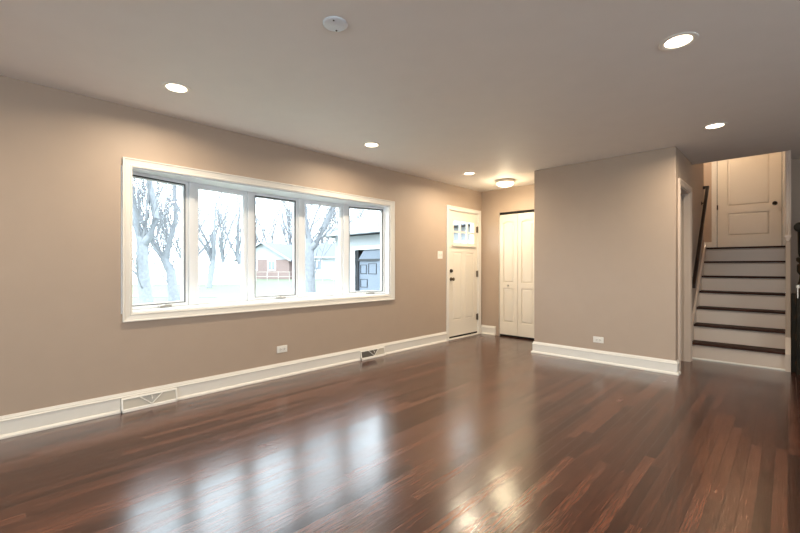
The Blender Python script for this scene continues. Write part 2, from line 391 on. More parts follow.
for i, a in enumerate(ang):
    p, q = nodes[i], nodes[i+1]
    s = empty('sash', ((p+q)/2+Vector((0, 0, WZ0)))-wc+Vector((0, 0, 0)), R(a)); s.parent = win
    # local: y along the sash, +x to the room, z up from WZ0
    hw = wu/2-.030; zb, zt = .018, WZ1-WZ0-.018
    operable = i in (0, 2, 4)
    fw = .034
    mb = MB(); grid(mb, 'x', -.042, .004, -hw, hw, zb, zt, [(-hw+fw, hw-fw, zb+fw, zt-fw)])
    mb.build('sash_frame', 'vinyl', s, bevel=.003)
    # stepped glazing bead
    mb = MB(); grid(mb, 'x', -.034, -.010, -hw+fw, hw-fw, zb+fw, zt-fw, [(-hw+fw+.011, hw-fw-.011, zb+fw+.011, zt-fw-.011)])
    mb.build('glazing_bead', 'vinyl', s)
    mb = MB(); mb.box(-.026, -.020, -hw+fw+.004, hw-fw-.004, zb+fw+.004, zt-fw-.004); mb.build('pane', 'glass', s)
    if operable:
        mb = MB(); g = .007
        grid(mb, 'x', .000, .007, -hw+fw-g, hw-fw+g-.0, zb+fw-g+.004, zt-fw+g, [(-hw+fw-.001, hw-fw-.002, zb+fw-.002+.004, zt-fw-.004)])
        mb.build('screen_gasket', 'gasket', s)
        mb = MB(); z = zb+.012; y = .06
        mb.box(.004, .03, y-.045, y+.045, z-.010, z+.008)
        mb.tube([(.028, y, z+.004), (.04, y-.02, z+.014), (.042, y-.07, z+.004)], [.006, .005, .006], 8)
        mb.lathe([(.004, -.008), (.008, -.004), (.008, .004), (.004, .008)], (.042, y-.076, z+.003), 'z', 10)
        tag(mb.build('crank_handle', 'steel', s, smooth=True))

# rear window, and a side one added for its cool light; out of frame
def plain_window(name, axis, a, u0, u1, v0, v1, nm, label):
    e = st(empty(name, (0, 0, 0)), label, 'window')
    for k in range(nm):
        s0 = u0+(u1-u0)*k/nm; s1 = u0+(u1-u0)*(k+1)/nm
        mb = MB(); grid(mb, axis, a, a+.05, s0, s1, v0, v1, [(s0+.05, s1-.05, v0+.05, v1-.05)]); mb.build('sash', 'vinyl', e)
        mb = MB()
        if axis == 'y': mb.box(s0+.045, s1-.045, a+.02, a+.026, v0+.045, v1-.045)
        else: mb.box(a+.02, a+.026, s0+.045, s1-.045, v0+.045, v1-.045)
        mb.build('pane', 'glass', e)
plain_window('window_2', 'y', YK-.11, -2.1, 1.3, .75, 2.0, 3, 'white window in the rear wall')
plain_window('window_added', 'x', XR+.06, .7, 2.5, .1, 2.1, 2, 'white window added in the right wall for daylight')

# ------------------------------------------------------------------ doors
def slab(mb, x0, x1, z0, z1, panels, yf, t=.035, arch=()):
    """door leaf; front (room side) at y=yf facing -y; panels are recessed with a raised field"""
    mb.box(x0, x1, yf+.013, yf+t, z0, z1)
    grid(mb, 'y', yf, yf+.013, x0, x1, z0, z1, panels)
    for k, (a, b, c, d) in enumerate(panels):
        if k in arch:
            n = 14; h = (b-a)*.20
            pts = [(a, d+.0), (a, d-h)]+[(a+(b-a)*j/n, d-h+h*.86*math.sin(math.pi*j/n)) for j in range(1, n)]+[(b, d-h), (b, d)]
            mb.prism(pts, 'y', yf, yf+.013)
            mb.frustum(a+.012, b-.012, c+.012, d-h-.012, yf+.013, yf+.002, .018)
            pts2 = [(a+.03, d-h-.03)]+[(a+.03+(b-a-.06)*j/n, d-h-.03+h*.8*math.sin(math.pi*j/n)) for j in range(0, n+1)]+[(b-.03, d-h-.03)]
            mb.prism(pts2[1:-1], 'y', yf+.0022, yf+.013)
        else:
            mb.frustum(a+.012, b-.012, c+.012, d-.012, yf+.013, yf+.002, .018)
def casing3(mb, x0, x1, z1, w, yf, zb=0):
    """door casing on three sides, stepped profile, plane y=yf projecting to -y"""
    prof = [(0, 0), (0, .012), (.012, .015), (.016, .011), (w*.6, .014), (w*.85, .02), (w, .02), (w, 0)]
    n = len(prof)
    for k in range(n):
        o0, p0 = prof[k]; o1, p1 = prof[(k+1) % n]
        A = [mb.b.verts.new((x, yf-p0, z)) for x, z in ((x0-o0, zb), (x0-o0, z1+o0), (x1+o0, z1+o0), (x1+o0, zb))]
        B = [mb.b.verts.new((x, yf-p1, z)) for x, z in ((x0-o1, zb), (x0-o1, z1+o1), (x1+o1, z1+o1), (x1+o1, zb))]
        for i in range(3): mb.b.faces.new((A[i], A[i+1], B[i+1], B[i]))
    bmesh.ops.remove_doubles(mb.b, verts=mb.b.verts, dist=1e-5)
KNOB = [(.030, 0), (.032, -.004), (.028, -.008), (.012, -.011), (.011, -.030), (.022, -.036), (.028, -.048), (.026, -.060), (.014, -.067), (.002, -.068)]

# front door, local x = world Y, faces +X
d1 = st(empty('door_1', (XL, 5.005, 0), R(90)), 'white craftsman front door with six small panes', 'door')
W1 = .83
mb = MB(); casing3(mb, .002, W1-.002, 2.045, .062, 0); mb.build('casing', 'trim', d1)
mb = MB(); mb.box(.002, .014, 0, .15, 0, 2.048); mb.box(W1-.014, W1-.002, 0, .15, 0, 2.048); mb.box(.014, W1-.014, 0, .15, 2.036, 2.048); mb.build('jamb', 'trim', d1)
mb = MB(); mb.box(.002, W1-.002, -.03, .15, 0, .022); mb.build('threshold', 'trim', d1, bevel=.006)
mb = MB(); mb.box(.014, W1-.014, .012, .06, .022, .05); mb.build('bottom_gap_strip', 'black', d1)  # solid black strip stands in for the shade in the gap under the door
sl = MB()
lx0, lx1, lz0, lz1 = .125, .72, 1.525, 1.895
pan = [(.13, .375, .30, 1.38), (.465, .71, .30, 1.38)]
x0, x1, z0, z1 = .017, W1-.017, .05, 2.033
grid(sl, 'y', .012, .021, x0, x1, z0, z1, pan+[(lx0, lx1, lz0, lz1)])
grid(sl, 'y', .021, .055, x0, x1, z0, z1, [(lx0, lx1, lz0, lz1)])
for a, b, c, d in pan: sl.frustum(a+.012, b-.012, c+.012, d-.012, .021, .014, .018)
leaf = sl.build('door_leaf', 'door', d1)
mb = MB(); grid(mb, 'y', .002, .014, lx0-.022, lx1+.022, lz0-.022, lz1+.022, [(lx0+.012, lx1-.012, lz0+.012, lz1-.012)])
mb.build('lite_frame', 'door', leaf, bevel=.003)
mb = MB(); mb.box(lx0-.035, lx1+.035, -.018, .012, lz0-.05, lz0-.022); mb.build('dentil_shelf', 'door', leaf, bevel=.003)
mb = MB()
for k in (1, 2): x = lx0+(lx1-lx0)*k/3; mb.box(x-.014, x+.014, .004, .030, lz0, lz1)
zc = (lz0+lz1)/2; mb.box(lx0, lx1, .007, .029, zc-.014, zc+.014); mb.build('muntins', 'door', leaf)
mb = MB(); mb.box(lx0, lx1, .031, .037, lz0, lz1); mb.build('pane', 'glass', leaf)
mb = MB(); mb.lathe([(.0295, .012), (.031, .006), (.026, .002), (.020, -.004), (.018, -.010), (.002, -.011)], (.075, 0, 1.085), 'y', 20)
mb.box(.069, .081, -.024, -.008, 1.065, 1.105); tag(mb.build('deadbolt', 'bronze', d1, smooth=True), 'round dark deadbolt above the knob')
mb = MB(); mb.lathe([(r, h+.012) for r, h in KNOB], (.075, 0, .955), 'y', 24); tag(mb.build('door_knob', 'nickel', d1, smooth=True), 'round aged metal door knob')
for z in (.30, 1.03, 1.78):
    mb = MB(); mb.box(W1-.046, W1-.006, -.003, .016, z-.05, z+.05); mb.lathe([(.008, -.055), (.008, .055)], (W1-.020, -.005, z), 'z', 12)
    tag(mb.build('hinge', 'nickel', d1), 'metal butt hinge')

# closet bifold, faces -Y
d2 = st(empty('door_2', (-3.46, YF, 0)), 'white folding closet door with arched panels in the foyer', 'door')
WW = .665
mb = MB(); mb.box(0, WW, .012, .05, 2.012, 2.05); mb.build('track', 'black', d2)
mb = MB(); mb.box(-.001, .001, 0, .1, 0, 2.05); mb.build('jamb', 'trim', d2)
mb = MB(); mb.box(0, WW, .03, .06, 0.001, .03); mb.build('floor_gap', 'black', d2)
for k in (0, 1):
    a = .008+k*.3265; b = a+.322
    e = empty('door_leaf', (a, 0, 0)); e.parent = d2
    mb = MB(); wd = b-a
    slab(mb, 0, wd, .032, 2.008, [(.062, wd-.062, .235, .80), (.062, wd-.062, .885, 1.90)], .008, .032, arch=(1,))
    mb.build('leaf_panel', 'door', e, bevel=.0015)
    if k == 0:
        mb = MB(); mb.lathe([(.010, .008), (.008, -.004), (.013, -.012), (.016, -.020), (.012, -.027), (.002, -.029)], (wd*.5, 0, .842), 'y', 18)
        tag(mb.build('door_knob', 'steel', e, smooth=True), 'tiny round metal pull')

# cased doorway on the block side, local x = -world... faces +X
d3 = st(empty('door_3', (BX1, 5.30, 0), R(90)), 'white-cased doorway just left of the stairs', 'door')
mb = MB(); casing3(mb, .002, .628, 2.048, .068, 0); mb.build('casing', 'riser', d3)
mb = MB(); mb.box(.002, .016, 0, .1, 0, 2.048); mb.box(.614, .628, 0, .1, 0, 2.048); mb.box(.016, .614, 0, .1, 2.034, 2.048); mb.box(.016, .026, .045, .057, 0, 2.034); mb.box(.604, .614, .045, .057, 0, 2.034); mb.build('jamb', 'riser', d3)
mb = MB(); mb.box(.0165, .052, .10, .67, .012, 2.03); mb.build('door_leaf', 'door', d3)

# upper door, faces -Y at YU
d4 = st(empty('door_4', (-.875, YU, HTOP)), 'cream panelled door at the top of the stairs', 'door')
WD = .81
mb = MB(); casing3(mb, .0, WD, 2.04, .07, 0); mb.build('casing', 'trim', d4)
mb = MB(); slab(mb, .006, WD-.006, .01, 2.035, [(.14, WD-.14, .235, .61), (.14, WD-.14, .73, 1.9)], .008, .035, arch=(1,)); mb.build('door_leaf', 'door', d4, bevel=.0015)
mb = MB(); mb.box(WD-.006, WD, .002, .05, 0, 2.04); mb.box(0, .005, .002, .05, 0, 2.04); mb.build('edge_gap', 'bronze', d4)
mb = MB(); mb.lathe([(r, h+.008) for r, h in KNOB], (WD-.085, 0, .725), 'y', 24); tag(mb.build('door_knob', 'bronze', d4, smooth=True), 'dark round door knob')
for z in (.725, 1.75):
    mb = MB(); mb.lathe([(.010, -.04), (.010, .04)], (.006, -.006, z), 'z', 10); tag(mb.build('hinge', 'bronze', d4), 'small dark hinge')
mb = MB(); mb.box(-3.2, -.945, YU-.016, YU, HTOP, HTOP+.14)
st(mb.build('baseboard_upper', 'trim'), 'white baseboard in the upper hall', 'baseboard')

# ------------------------------------------------------------------ staircase
stc = tag(empty('staircase', ((SX0+SX1)/2, Y0, 0)), 'seven-step staircase with cream risers and dark wood treads', 'stairs')
sc = Vector(((SX0+SX1)/2, Y0, 0)); sm = Matrix.Translation(-sc)
def sbuild(mb, name, m, bevel=0):
    bmesh.ops.transform(mb.b, matrix=sm, verts=mb.b.verts); return mb.build(name, m, stc, bevel)
LX, RX = SX0+.025, SX1-.022
for k in range(7):
    y = Y0+k*RUN; z = k*RISE
    mb = MB(); mb.box(LX, RX, y, y+.02, z, z+RISE-.026); sbuild(mb, 'riser', 'riser')
    mb = MB(); y1 = y+RUN+.012 if k < 6 else y+.14
    mb.box(LX, RX, y-.028, y1, z+RISE-.026, z+RISE); sbuild(mb, 'tread', 'tread', bevel=.003)
    mb = MB(); mb.prism([(y, z+RISE-.026), (y-.012, z+RISE-.026), (y-.012, z+RISE-.034), (y, z+RISE-.042)], 'x', LX, RX); sbuild(mb, 'cove_strip', 'riser')
mb = MB(); mb.prism([(Y0, 0), (Y0-.014, 0), (Y0-.014, .010), (Y0-.004, .018), (Y0, .018)], 'x', LX, RX); sbuild(mb, 'shoe_strip', 'trim')
sk = [(Y0-.05, 0), (Y0-.05, .19), (Y0+.02, RISE+.10), (YTOP-.03, HTOP+.045), (YTOP+.02, HTOP+.045), (YTOP+.02, HTOP-.2), (YTOP-.1, HTOP-.4), (Y0+.35, 0)]
mb = MB(); mb.prism(sk, 'x', SX0+.001, LX); sbuild(mb, 'skirt_board', 'riser')
mb = MB(); mb.prism(sk, 'x', RX, .020) if False else mb.prism([(y if y > Y0+.1 else y, z) for y, z in sk], 'x', RX, -.0205)
sbuild(mb, 'skirt_board', 'riser')
# end stringer in front of the thin partition
mb = MB(); mb.prism([(Y0-.05, 0), (Y0-.05, .19), (Y0+.02, RISE+.10), (YC-.001, RISE+.16), (YC-.001, 0)], 'x', -.0205, .022); sbuild(mb, 'stringer_end', 'riser')
# handrail on the left stair wall
hx = SX0+.055
hr = tag(empty('handrail', (SX0, 6.1, .9)), 'dark wooden handrail on the left wall of the stairs', 'handrail')
hm = Matrix.Translation(-Vector((SX0, 6.1, .9)))
A = Vector((hx, 6.13, .905)); B = Vector((hx, 7.33, 2.31))
def railsweep(mb, pts, w, h):
    pts = [Vector(p) for p in pts]; rings = []
    for i, p in enumerate(pts):
        d = (pts[min(i+1, len(pts)-1)]-pts[max(i-1, 0)]).normalized(); a = Vector((1, 0, 0)); c = d.cross(a).normalized()
        rings.append([mb.b.verts.new(p+a*u*w+c*v*h) for u, v in ((-.5, -.35), (-.35, -.5), (.35, -.5), (.5, -.35), (.5, .3), (.3, .5), (-.3, .5), (-.5, .3))])
    for r0, r1 in zip(rings, rings[1:]):
        for j in range(8): mb.b.faces.new((r0[j], r0[(j+1) % 8], r1[(j+1) % 8], r1[j]))
    mb.b.faces.new(rings[0]); mb.b.faces.new(rings[-1][::-1])
mb = MB(); railsweep(mb, [A, B], .04, .055); bmesh.ops.transform(mb.b, matrix=hm, verts=mb.b.verts); mb.build('rail', 'rail', hr, bevel=.003)
for P_ in (A, B):
    mb = MB(); mb.box(SX0+.001, hx+.02, P_.y-.022, P_.y+.022, P_.z-.022, P_.z+.022); bmesh.ops.transform(mb.b, matrix=hm, verts=mb.b.verts); mb.build('wall_return', 'rail', hr, bevel=.003)
for f in (.13, .88):
    q = A.lerp(B, f)
    mb = MB(); mb.lathe([(.028, 0.001), (.028, .005), (.012, .010)], (SX0, q.y, q.z-.075), 'x', 16); mb.tube([(SX0+.006, q.y, q.z-.075), (hx-.005, q.y, q.z-.07), (hx, q.y, q.z-.03)], .008, 8)
    bmesh.ops.transform(mb.b, matrix=hm, verts=mb.b.verts); mb.build('bracket', 'bronze', hr, smooth=True)

# dark carved newel and railing panel at the far right
nw = tag(empty('newel_railing', (.10, 6.05, 0)), 'dark carved wooden newel post and railing right of the stairs', 'railing')
def at2(mb): bmesh.ops.transform(mb.b, matrix=Matrix.Translation((-.10, -6.05, 0)), verts=mb.b.verts); return mb
mb = MB(); mb.box(.065, .165, 6.0, 6.10, 0, .92); mb.lathe([(.030, .92), (.045, .96), (.030, 1.0), (.024, 1.06), (.045, 1.10), (.045, 1.17), (.028, 1.19), (.050, 1.215), (.050, 1.245), (.030, 1.26), (.036, 1.30), (.040, 1.56)], (.112, 6.05, 0), 'z', 24)
at2(mb).build('post', 'newel', nw, bevel=.003)
mb = MB(); mb.lathe([(.02, 5.99), (.045, 5.995), (.052, 6.01), (.052, 6.09), (.045, 6.105), (.02, 6.11)], (.095, 0, 1.575), 'y', 28); mb.box(.10, .9, 6.01, 6.09, 1.585, 1.63)
at2(mb).build('handrail_scroll', 'newel', nw, bevel=.004)
mb = MB(); mb.box(.024, .9, 6.12, 6.16, .0, .86); at2(mb).build('lower_panel', 'newel', nw, bevel=.004)
for k in range(6):
    mb = MB(); mb.lathe([(.020, .92), (.014, 1.0), (.024, 1.2), (.014, 1.4), (.020, 1.585)], (.25+k*.12, 6.05, 0), 'z', 14); at2(mb).build('baluster', 'newel', nw, smooth=True)
mb = MB(); mb.box(.165, .9, 6.02, 6.08, .86, .92); at2(mb).build('bottom_rail', 'newel', nw)
mb = MB(); mb.box(.070, .078, 5.975, 5.998, .82, .93); mb.lathe([(.004, -.02), (.014, -.012), (.014, .012), (.004, .02)], (.076, 5.985, .94), 'z', 14)
tag(at2(mb).build('latch', 'plastic', nw), 'small white latch')
mb = MB(); mb.box(-.028, .026, YC-.02, YC+.01, 1.475, 1.505); mb.prism([(-.024, 1.475), (.024, 1.475), (.006, 1.43), (-.010, 1.43)], 'y', YC-.016, YC+.0)
st(mb.build('trim_1', 'riser', bevel=.004), 'small cream bracket moulding on the stair wall end', 'trim')

mb = MB()
mb.prism([(-.0225, YC-.006), (-.012, YC-.014), (.0, YC-.008), (.012, YC-.014), (.0245, YC-.006), (.0245, YC-.0005), (-.0225, YC-.0005)], 'z', 1.505, CH)  # riser cream stands in for warm light from the upper hall
st(mb.build('trim_2', 'riser'), 'vertical moulding on the stair wall end, coloured cream for the hall light', 'trim')
# ------------------------------------------------------------------ registers, outlets, switch
def register(y0, y1, label, dark):
    L = y1-y0; e = tag(empty('floor_register', (XL, y0, 0), R(90)), label, 'vent', 'baseboard heat registers')
    # local x along wall, -y to the room
    mb = MB(); P2 = [(0, 0), (-.052, 0), (-.050, .018), (-.032, .104), (-.027, .111), (0, .111)]
    mb.prism([(a, b) for a, b in P2], 'x', .002, .014); mb.prism(P2, 'x', L-.014, L-.002)
    mb.prism([(0, .098), (-.034, .098), (-.027, .111), (0, .111)], 'x', .002, L-.002)
    mb.prism([(0, 0), (-.052, 0), (-.050, .018), (-.046, .026), (0, .026)], 'x', .002, L-.002)
    mb.build('frame', 'plastic', e, bevel=.002)
    def yy(z): return -.047+.018*(z-.026)/.072
    mb = MB(); mb.b.faces.new([mb.b.verts.new(p) for p in ((.014, yy(.026)+.012, .026), (L-.014, yy(.026)+.012, .026), (L-.014, yy(.098)+.012, .098), (.014, yy(.098)+.012, .098))])
    mb.prism([(0, .026), (yy(.026)+.011, .026), (yy(.098)+.011, .098), (0, .098)], 'x', .014, L-.014)
    bmesh.ops.remove_doubles(mb.b, verts=mb.b.verts, dist=1e-6)
    mb.build('back_plate', 'grille_back' if dark else 'grille', e)
    # slats: fine vertical louvre fins, wide field left blank outside the V on the plain one
    mb = MB(); c = L*.52; n = 0; x = .022
    while x < L-.018:
        t = abs(x-c)/(L*.20)
        inside = t < 1
        if dark and x < c+L*.08 or inside:
            zz0 = .028+.068*min(1, t) if inside and not (dark and x < c) else .028
            mb.prism([(yy(zz0)+.012, zz0), (yy(zz0)+.003, zz0), (yy(.096)+.003, .096), (yy(.096)+.012, .096)], 'x', x, x+.0025)
        x += .009 if dark else .007
    mb.build('louvre_fins', 'grille' if dark else 'plastic', e)
    mb = MB()
    for s in (-1, 1):
        xt = c+s*L*.20; xb = c
        A0 = (xb, yy(.028)-.002, .028); B0 = (xt, yy(.097)-.002, .097)
        mb.tube([A0, B0], .0045, 6)
    mb.build('v_bars', 'plastic', e)
    # blank field plates beside the V
    mb = MB()
    def tri(pts):
        a = [mb.b.verts.new((x, yy(z)+.004, z)) for x, z in pts]; b = [mb.b.verts.new((x, yy(z)+.007, z)) for x, z in pts]; k = len(pts)
        mb.b.faces.new(a); mb.b.faces.new(b[::-1])
        for i in range(k): mb.b.faces.new((a[i], a[(i+1) % k], b[(i+1) % k], b[i]))
    if not dark: tri([(.014, .026), (c, .026), (c-L*.20, .098), (.014, .098)])
    tri([(c, .026), (L-.014, .026), (L-.014, .098), (c+L*.20, .098)])
    mb.build('side_plate', 'plate', e)
    mb = MB(); mb.tube([(c, yy(.09), .092), (c+.004, yy(.08)-.012, .080), (c, yy(.07)-.014, .068)], [.003, .004, .005], 8); mb.build('damper_lever', 'plastic', e, smooth=True)
register(*V1, 'white baseboard vent with V pattern, the larger one near the left edge of the photo', False)
register(*V2, 'white baseboard vent with grey louvres, below the right end of the window', True)

def outlet(name, loc, rz, label):
    e = tag(empty(name, loc, rz), label, 'outlet', 'horizontal wall outlets')
    mb = MB(); mb.box(-.059, .059, -.006, 0, -.036, .036); mb.build('cover_plate', 'plastic', e, bevel=.003)
    for s in (-1, 1):
        mb = MB(); mb.box(s*.021-.015, s*.021+.015, -.009, -.005, -.016, .016); r = mb.build('receptacle', 'trim', e, bevel=.003)
        mb = MB(); mb.box(s*.021-.006, s*.021+.003, -.0095, -.0085, .005, .0075); mb.box(s*.021-.006, s*.021+.003, -.0095, -.0085, -.0075, -.005)
        mb.lathe([(.0028, -.0095), (.0028, -.0085)], (s*.021+.009, 0, 0), 'y', 10); mb.build('slots', 'slot', r)
    mb = MB(); mb.lathe([(.003, -.0075), (.003, -.005)], (0, 0, 0), 'y', 10); mb.build('screw', 'steel', e)
outlet('wall_outlet', (XL, 2.144, .291), R(90), 'cream horizontal wall outlet below the bow window')
outlet('wall_outlet', (-1.637, YB, .273), 0, 'white horizontal wall outlet low on the projecting grey wall')
e = tag(empty('light_switch', (XL, 4.79, 1.33), R(90)), 'cream double light switch left of the front door', 'light switch')
mb = MB(); mb.box(-.058, .058, -.006, 0, -.058, .058); mb.build('cover_plate', 'plastic', e, bevel=.003)
for s in (-1, 1):
    mb = MB(); mb.box(s*.023-.005, s*.023+.005, -.018, -.005, -.006, .010); mb.build('toggle', 'plastic', e, bevel=.002)

# ------------------------------------------------------------------ ceiling fixtures
def can(x, y, label, first=[None]):
    if first[0] is None:
        e = empty('recessed_light', (x, y, CH)); first[0] = e
        mb = MB()
        prof = [(.096, -.0005), (.096, -.004), (.090, -.007), (.074, -.005), (.066, -.0015), (.066, -.0005)]
        rings = []
        seg = 40
        for r, h in prof: rings.append([mb.b.verts.new((r*math.cos(2*math.pi*j/seg), r*math.sin(2*math.pi*j/seg), h)) for j in range(seg)])
        for r0, r1 in zip(rings, rings[1:]+rings[:1]):
            for j in range(seg): mb.b.faces.new((r0[j], r0[(j+1) % seg], r1[(j+1) % seg], r1[j]))
        mb.build('trim_ring', 'trim', e, smooth=True)
        mb = MB(); mb.lathe([(.066, -.0005), (.064, -.003), (.045, -.006), (.002, -.008)], (0, 0, 0), 'z', 32); mb.build('lens', 'lens', e, smooth=True)
    else:
        e = copy_tree(first[0]); e.location = (x, y, CH)
    tag(e, label, 'ceiling light', 'recessed ceiling lights')
    l = bpy.data.lights.new('downlight', 'AREA'); l.shape = 'DISK'; l.size = .12; l.energy = LAMP; l.color = (1, .84, .63); l.spread = R(165)
    o = bpy.data.objects.new('downlight', l); o.location = (x, y, CH-.012); col.objects.link(o)
can(-3.16, .947, 'round recessed ceiling light nearest the left edge, above the bow window')
can(-3.16, 2.825, 'round recessed ceiling light above the right end of the bow window')
can(-3.16, 4.63, 'small recessed ceiling light just before the foyer dome lamp')
can(-.45, 2.747, 'large bright recessed ceiling light at the upper right')
can(-.48, 4.63, 'recessed ceiling light in front of the stairs')
can(-.45, .947, 'recessed ceiling light overhead behind the view')
can(-3.16, -.95, 'recessed ceiling light at the rear left')
can(-.45, -.95, 'recessed ceiling light at the rear centre')
can(2.0, 2.747, 'recessed ceiling light at the right side of the room')

e = tag(empty('flush_ceiling_light', (-3.03, 5.38, CH)), 'glowing flush dome ceiling light with metal rim in the foyer', 'ceiling light')
mb = MB(); mb.lathe([(.135, 0), (.142, -.006), (.142, -.030), (.136, -.036), (.118, -.036), (.118, -.001)], (0, 0, -.0005), 'z', 48); mb.build('metal_rim', 'steel', e, smooth=True)
mb = MB(); mb.lathe([(.128, -.034), (.130, -.045), (.122, -.064), (.095, -.082), (.055, -.092), (.002, -.095)], (0, 0, 0), 'z', 48); mb.build('glass_dome', 'dome', e, smooth=True)
mb = MB(); mb.lathe([(.008, -.094), (.009, -.100), (.004, -.106), (.001, -.108)], (0, 0, 0), 'z', 16); mb.build('finial', 'steel', e, smooth=True)
l = bpy.data.lights.new('dome_glow', 'POINT'); l.energy = 9; l.color = (1, .83, .56); l.shadow_soft_size = .09
o = bpy.data.objects.new('dome_glow', l); o.location = (-3.03, 5.38, CH-.21); col.objects.link(o)

l = bpy.data.lights.new('dome_down', 'AREA'); l.shape = 'DISK'; l.size = .22; l.energy = 9; l.color = (1, .83, .56)
o = bpy.data.objects.new('dome_down', l); o.location = (-3.03, 5.38, CH-.115); col.objects.link(o)
e = tag(empty('ceiling_cover_plate', (-1.72, 1.28, CH)), 'round white cover plate with two screws on the ceiling', 'cover plate')
mb = MB(); mb.lathe([(.064, 0), (.065, -.004), (.061, -.009), (.055, -.011), (.002, -.012)], (0, 0, -.0003), 'z', 48); mb.build('disc', 'disc', e, smooth=True)
for s in (-1, 1):
    mb = MB(); mb.lathe([(.005, -.010), (.005, -.0135), (.001, -.0145)], (s*FW.x*.045, s*FW.y*.045, 0), 'z', 12); mb.build('screw', 'bronze', e)

# upstairs light
e = tag(empty('flush_ceiling_light', (-1.1, 8.0, 3.87)), 'flush dome ceiling light of the upper hall', 'ceiling light')
mb = MB(); mb.lathe([(.13, -.001), (.135, -.03), (.12, -.06), (.06, -.085), (.002, -.09)], (0, 0, 0), 'z', 32); mb.build('glass_dome', 'dome', e, smooth=True)
l = bpy.data.lights.new('hall_glow', 'POINT'); l.energy = 40; l.color = (1, .80, .58); l.shadow_soft_size = .1
o = bpy.data.objects.new('hall_glow', l); o.location = (-1.1, 7.9, 3.6); col.objects.link(o)

# ------------------------------------------------------------------ outside
GZ = -.45
mb = MB(); mb.box(-160, XL-.16, -80, 160, GZ-.3, GZ)
st(mb.build('ground', 'grass'), 'pale green winter lawn outside the window', 'lawn')
p0 = at(60, 24); p1 = at(345, 24)
def strip(a, b, wd, z, m, name, label):
    d = (b-a).normalized(); nn = Vector((-d.y, d.x, 0))*wd/2; mb = MB()
    A = [(a-nn).to_2d(), (b-nn).to_2d(), (b+nn).to_2d(), (a+nn).to_2d()]
    mb.prism([tuple(v) for v in A], 'z', z, z+.03); return st(mb.build(name, m), label, 'path')
strip(at(40, 21.5), at(345, 21.5), 1.3, GZ+.001, 'walk', 'footpath', 'pale concrete footpath across the lawn')

def tree(name, base, stems, label, group, seed, rt=.2, depth=4, spread=.5, ln=1.6, m='bark', rs=1):
    """stems: list of polylines [(Vector...)], with radii; twigs grow off them"""
    rnd = random.Random(seed)
    e = tag(empty(name, base), label, 'tree', group)
    T = MB(); B = MB()
    off = Vector(base)
    tips = []
    for pts, rad in stems:
        T.tube([p-off for p in pts], rad, 10); 
        for i in range(1, len(pts)):
            nsub = 3
            for k in range(nsub):
                f = (k+rnd.random())/nsub
                if pts[i].z-off.z < 1.2: continue
                tips.append((pts[i-1].lerp(pts[i], f), (pts[i]-pts[i-1]).normalized(), rad[i]*.45))
        tips.append((pts[-1], (pts[-1]-pts[-2]).normalized(), rad[-1]))
    def grow(p, d, L, r, k):
        if k == 0 or r < .004: return
        n = 4; cur = p; pts = [p-off]; rad = [r]; dd = d.copy()
        for i in range(n):
            dd = (dd+Vector((rnd.uniform(-.22, .22), rnd.uniform(-.22, .22), rnd.uniform(-.05, .2)))).normalized()
            cur = cur+dd*L/n; pts.append(cur-off); rad.append(max(.005, r*(1-.5*(i+1)/n)))
            if k > 1:
                sd = (dd+Vector((rnd.uniform(-1, 1), rnd.uniform(-1, 1), rnd.uniform(-.1, .7)))*spread*1.4).normalized()
                grow(cur, sd, L*rnd.uniform(.55, .85), max(.005, r*.5), k-1)
        B.tube(pts, [q*rs for q in rad], 4, False)
    for p, d, r in tips:
        sd = (d+Vector((rnd.uniform(-1, 1), rnd.uniform(-1, 1), rnd.uniform(0, .8)))*spread*1.6).normalized()
        grow(p, sd, ln*rnd.uniform(.7, 1.2), max(.012, r*.32), depth)
    T.build('trunk', m, e, smooth=True); B.build('branches', 'twig' if m == 'bark' else m, e)
    return e
def px(pts, dep): return [at(x, dep+(d if len(q) > 2 else 0), hy(y, dep)) for q in pts for x, y, d in [(q[0], q[1], q[2] if len(q) > 2 else 0)]]
D = 16.0
tree('bare_tree', at(146, D, GZ), [
    (px([(147, 308), (146, 300), (143, 270), (142, 242)], D), [.34, .25, .22, .21]),
    (px([(142, 244), (137, 225), (133, 205), (128, 175), (122, 130)], D), [.17, .14, .12, .10, .05]),
    (px([(142, 246), (150, 236), (156, 218), (153, 200), (149, 178), (152, 130)], D), [.18, .15, .13, .12, .10, .06])],
    'forked bare grey tree showing at the left side of the leftmost window pane', 'bare trees outside', 3, depth=3, ln=2.3)
D = 18.0
tree('bare_tree', at(174, D, GZ), [
    (px([(175, 303), (174, 296), (171, 272), (164, 258)], D), [.32, .24, .20, .18]),
    (px([(165, 260), (155, 246), (148, 236), (140, 215), (138, 190)], D), [.14, .11, .09, .07, .05]),
    (px([(165, 262), (170, 240), (176, 218), (174, 190), (180, 140)], D), [.14, .12, .09, .08, .04])],
    'leaning bare tree at the right side of the leftmost window pane', 'bare trees outside', 8, depth=3, ln=2.3)
D = 11.5
tree('bare_tree', at(311, D, GZ), [
    (px([(311, 324), (311, 310), (310, 285), (309, 258), (308, 240)], D), [.24, .17, .15, .145, .14]),
    (px([(309, 250), (316, 243), (324, 228), (331, 212), (339, 190)], D), [.12, .10, .085, .075, .05]),
    (px([(308, 242), (305, 225), (304, 205), (296, 170)], D), [.13, .10, .08, .05])],
    'mottled near tree trunk with a slanting branch behind the fourth window pane', 'bare trees outside', 5, depth=3, ln=1.7)
far = [(120, 50, 10), (197, 40, 10), (209, 30, 9), (223, 47, 11), (238, 38, 10), (255, 66, 14), (270, 78, 16), (288, 66, 15), (303, 84, 14), (322, 66, 13), (340, 78, 14), (356, 64, 14), (376, 72, 14), (166, 58, 12), (184, 44, 11)]
rnd = random.Random(4)
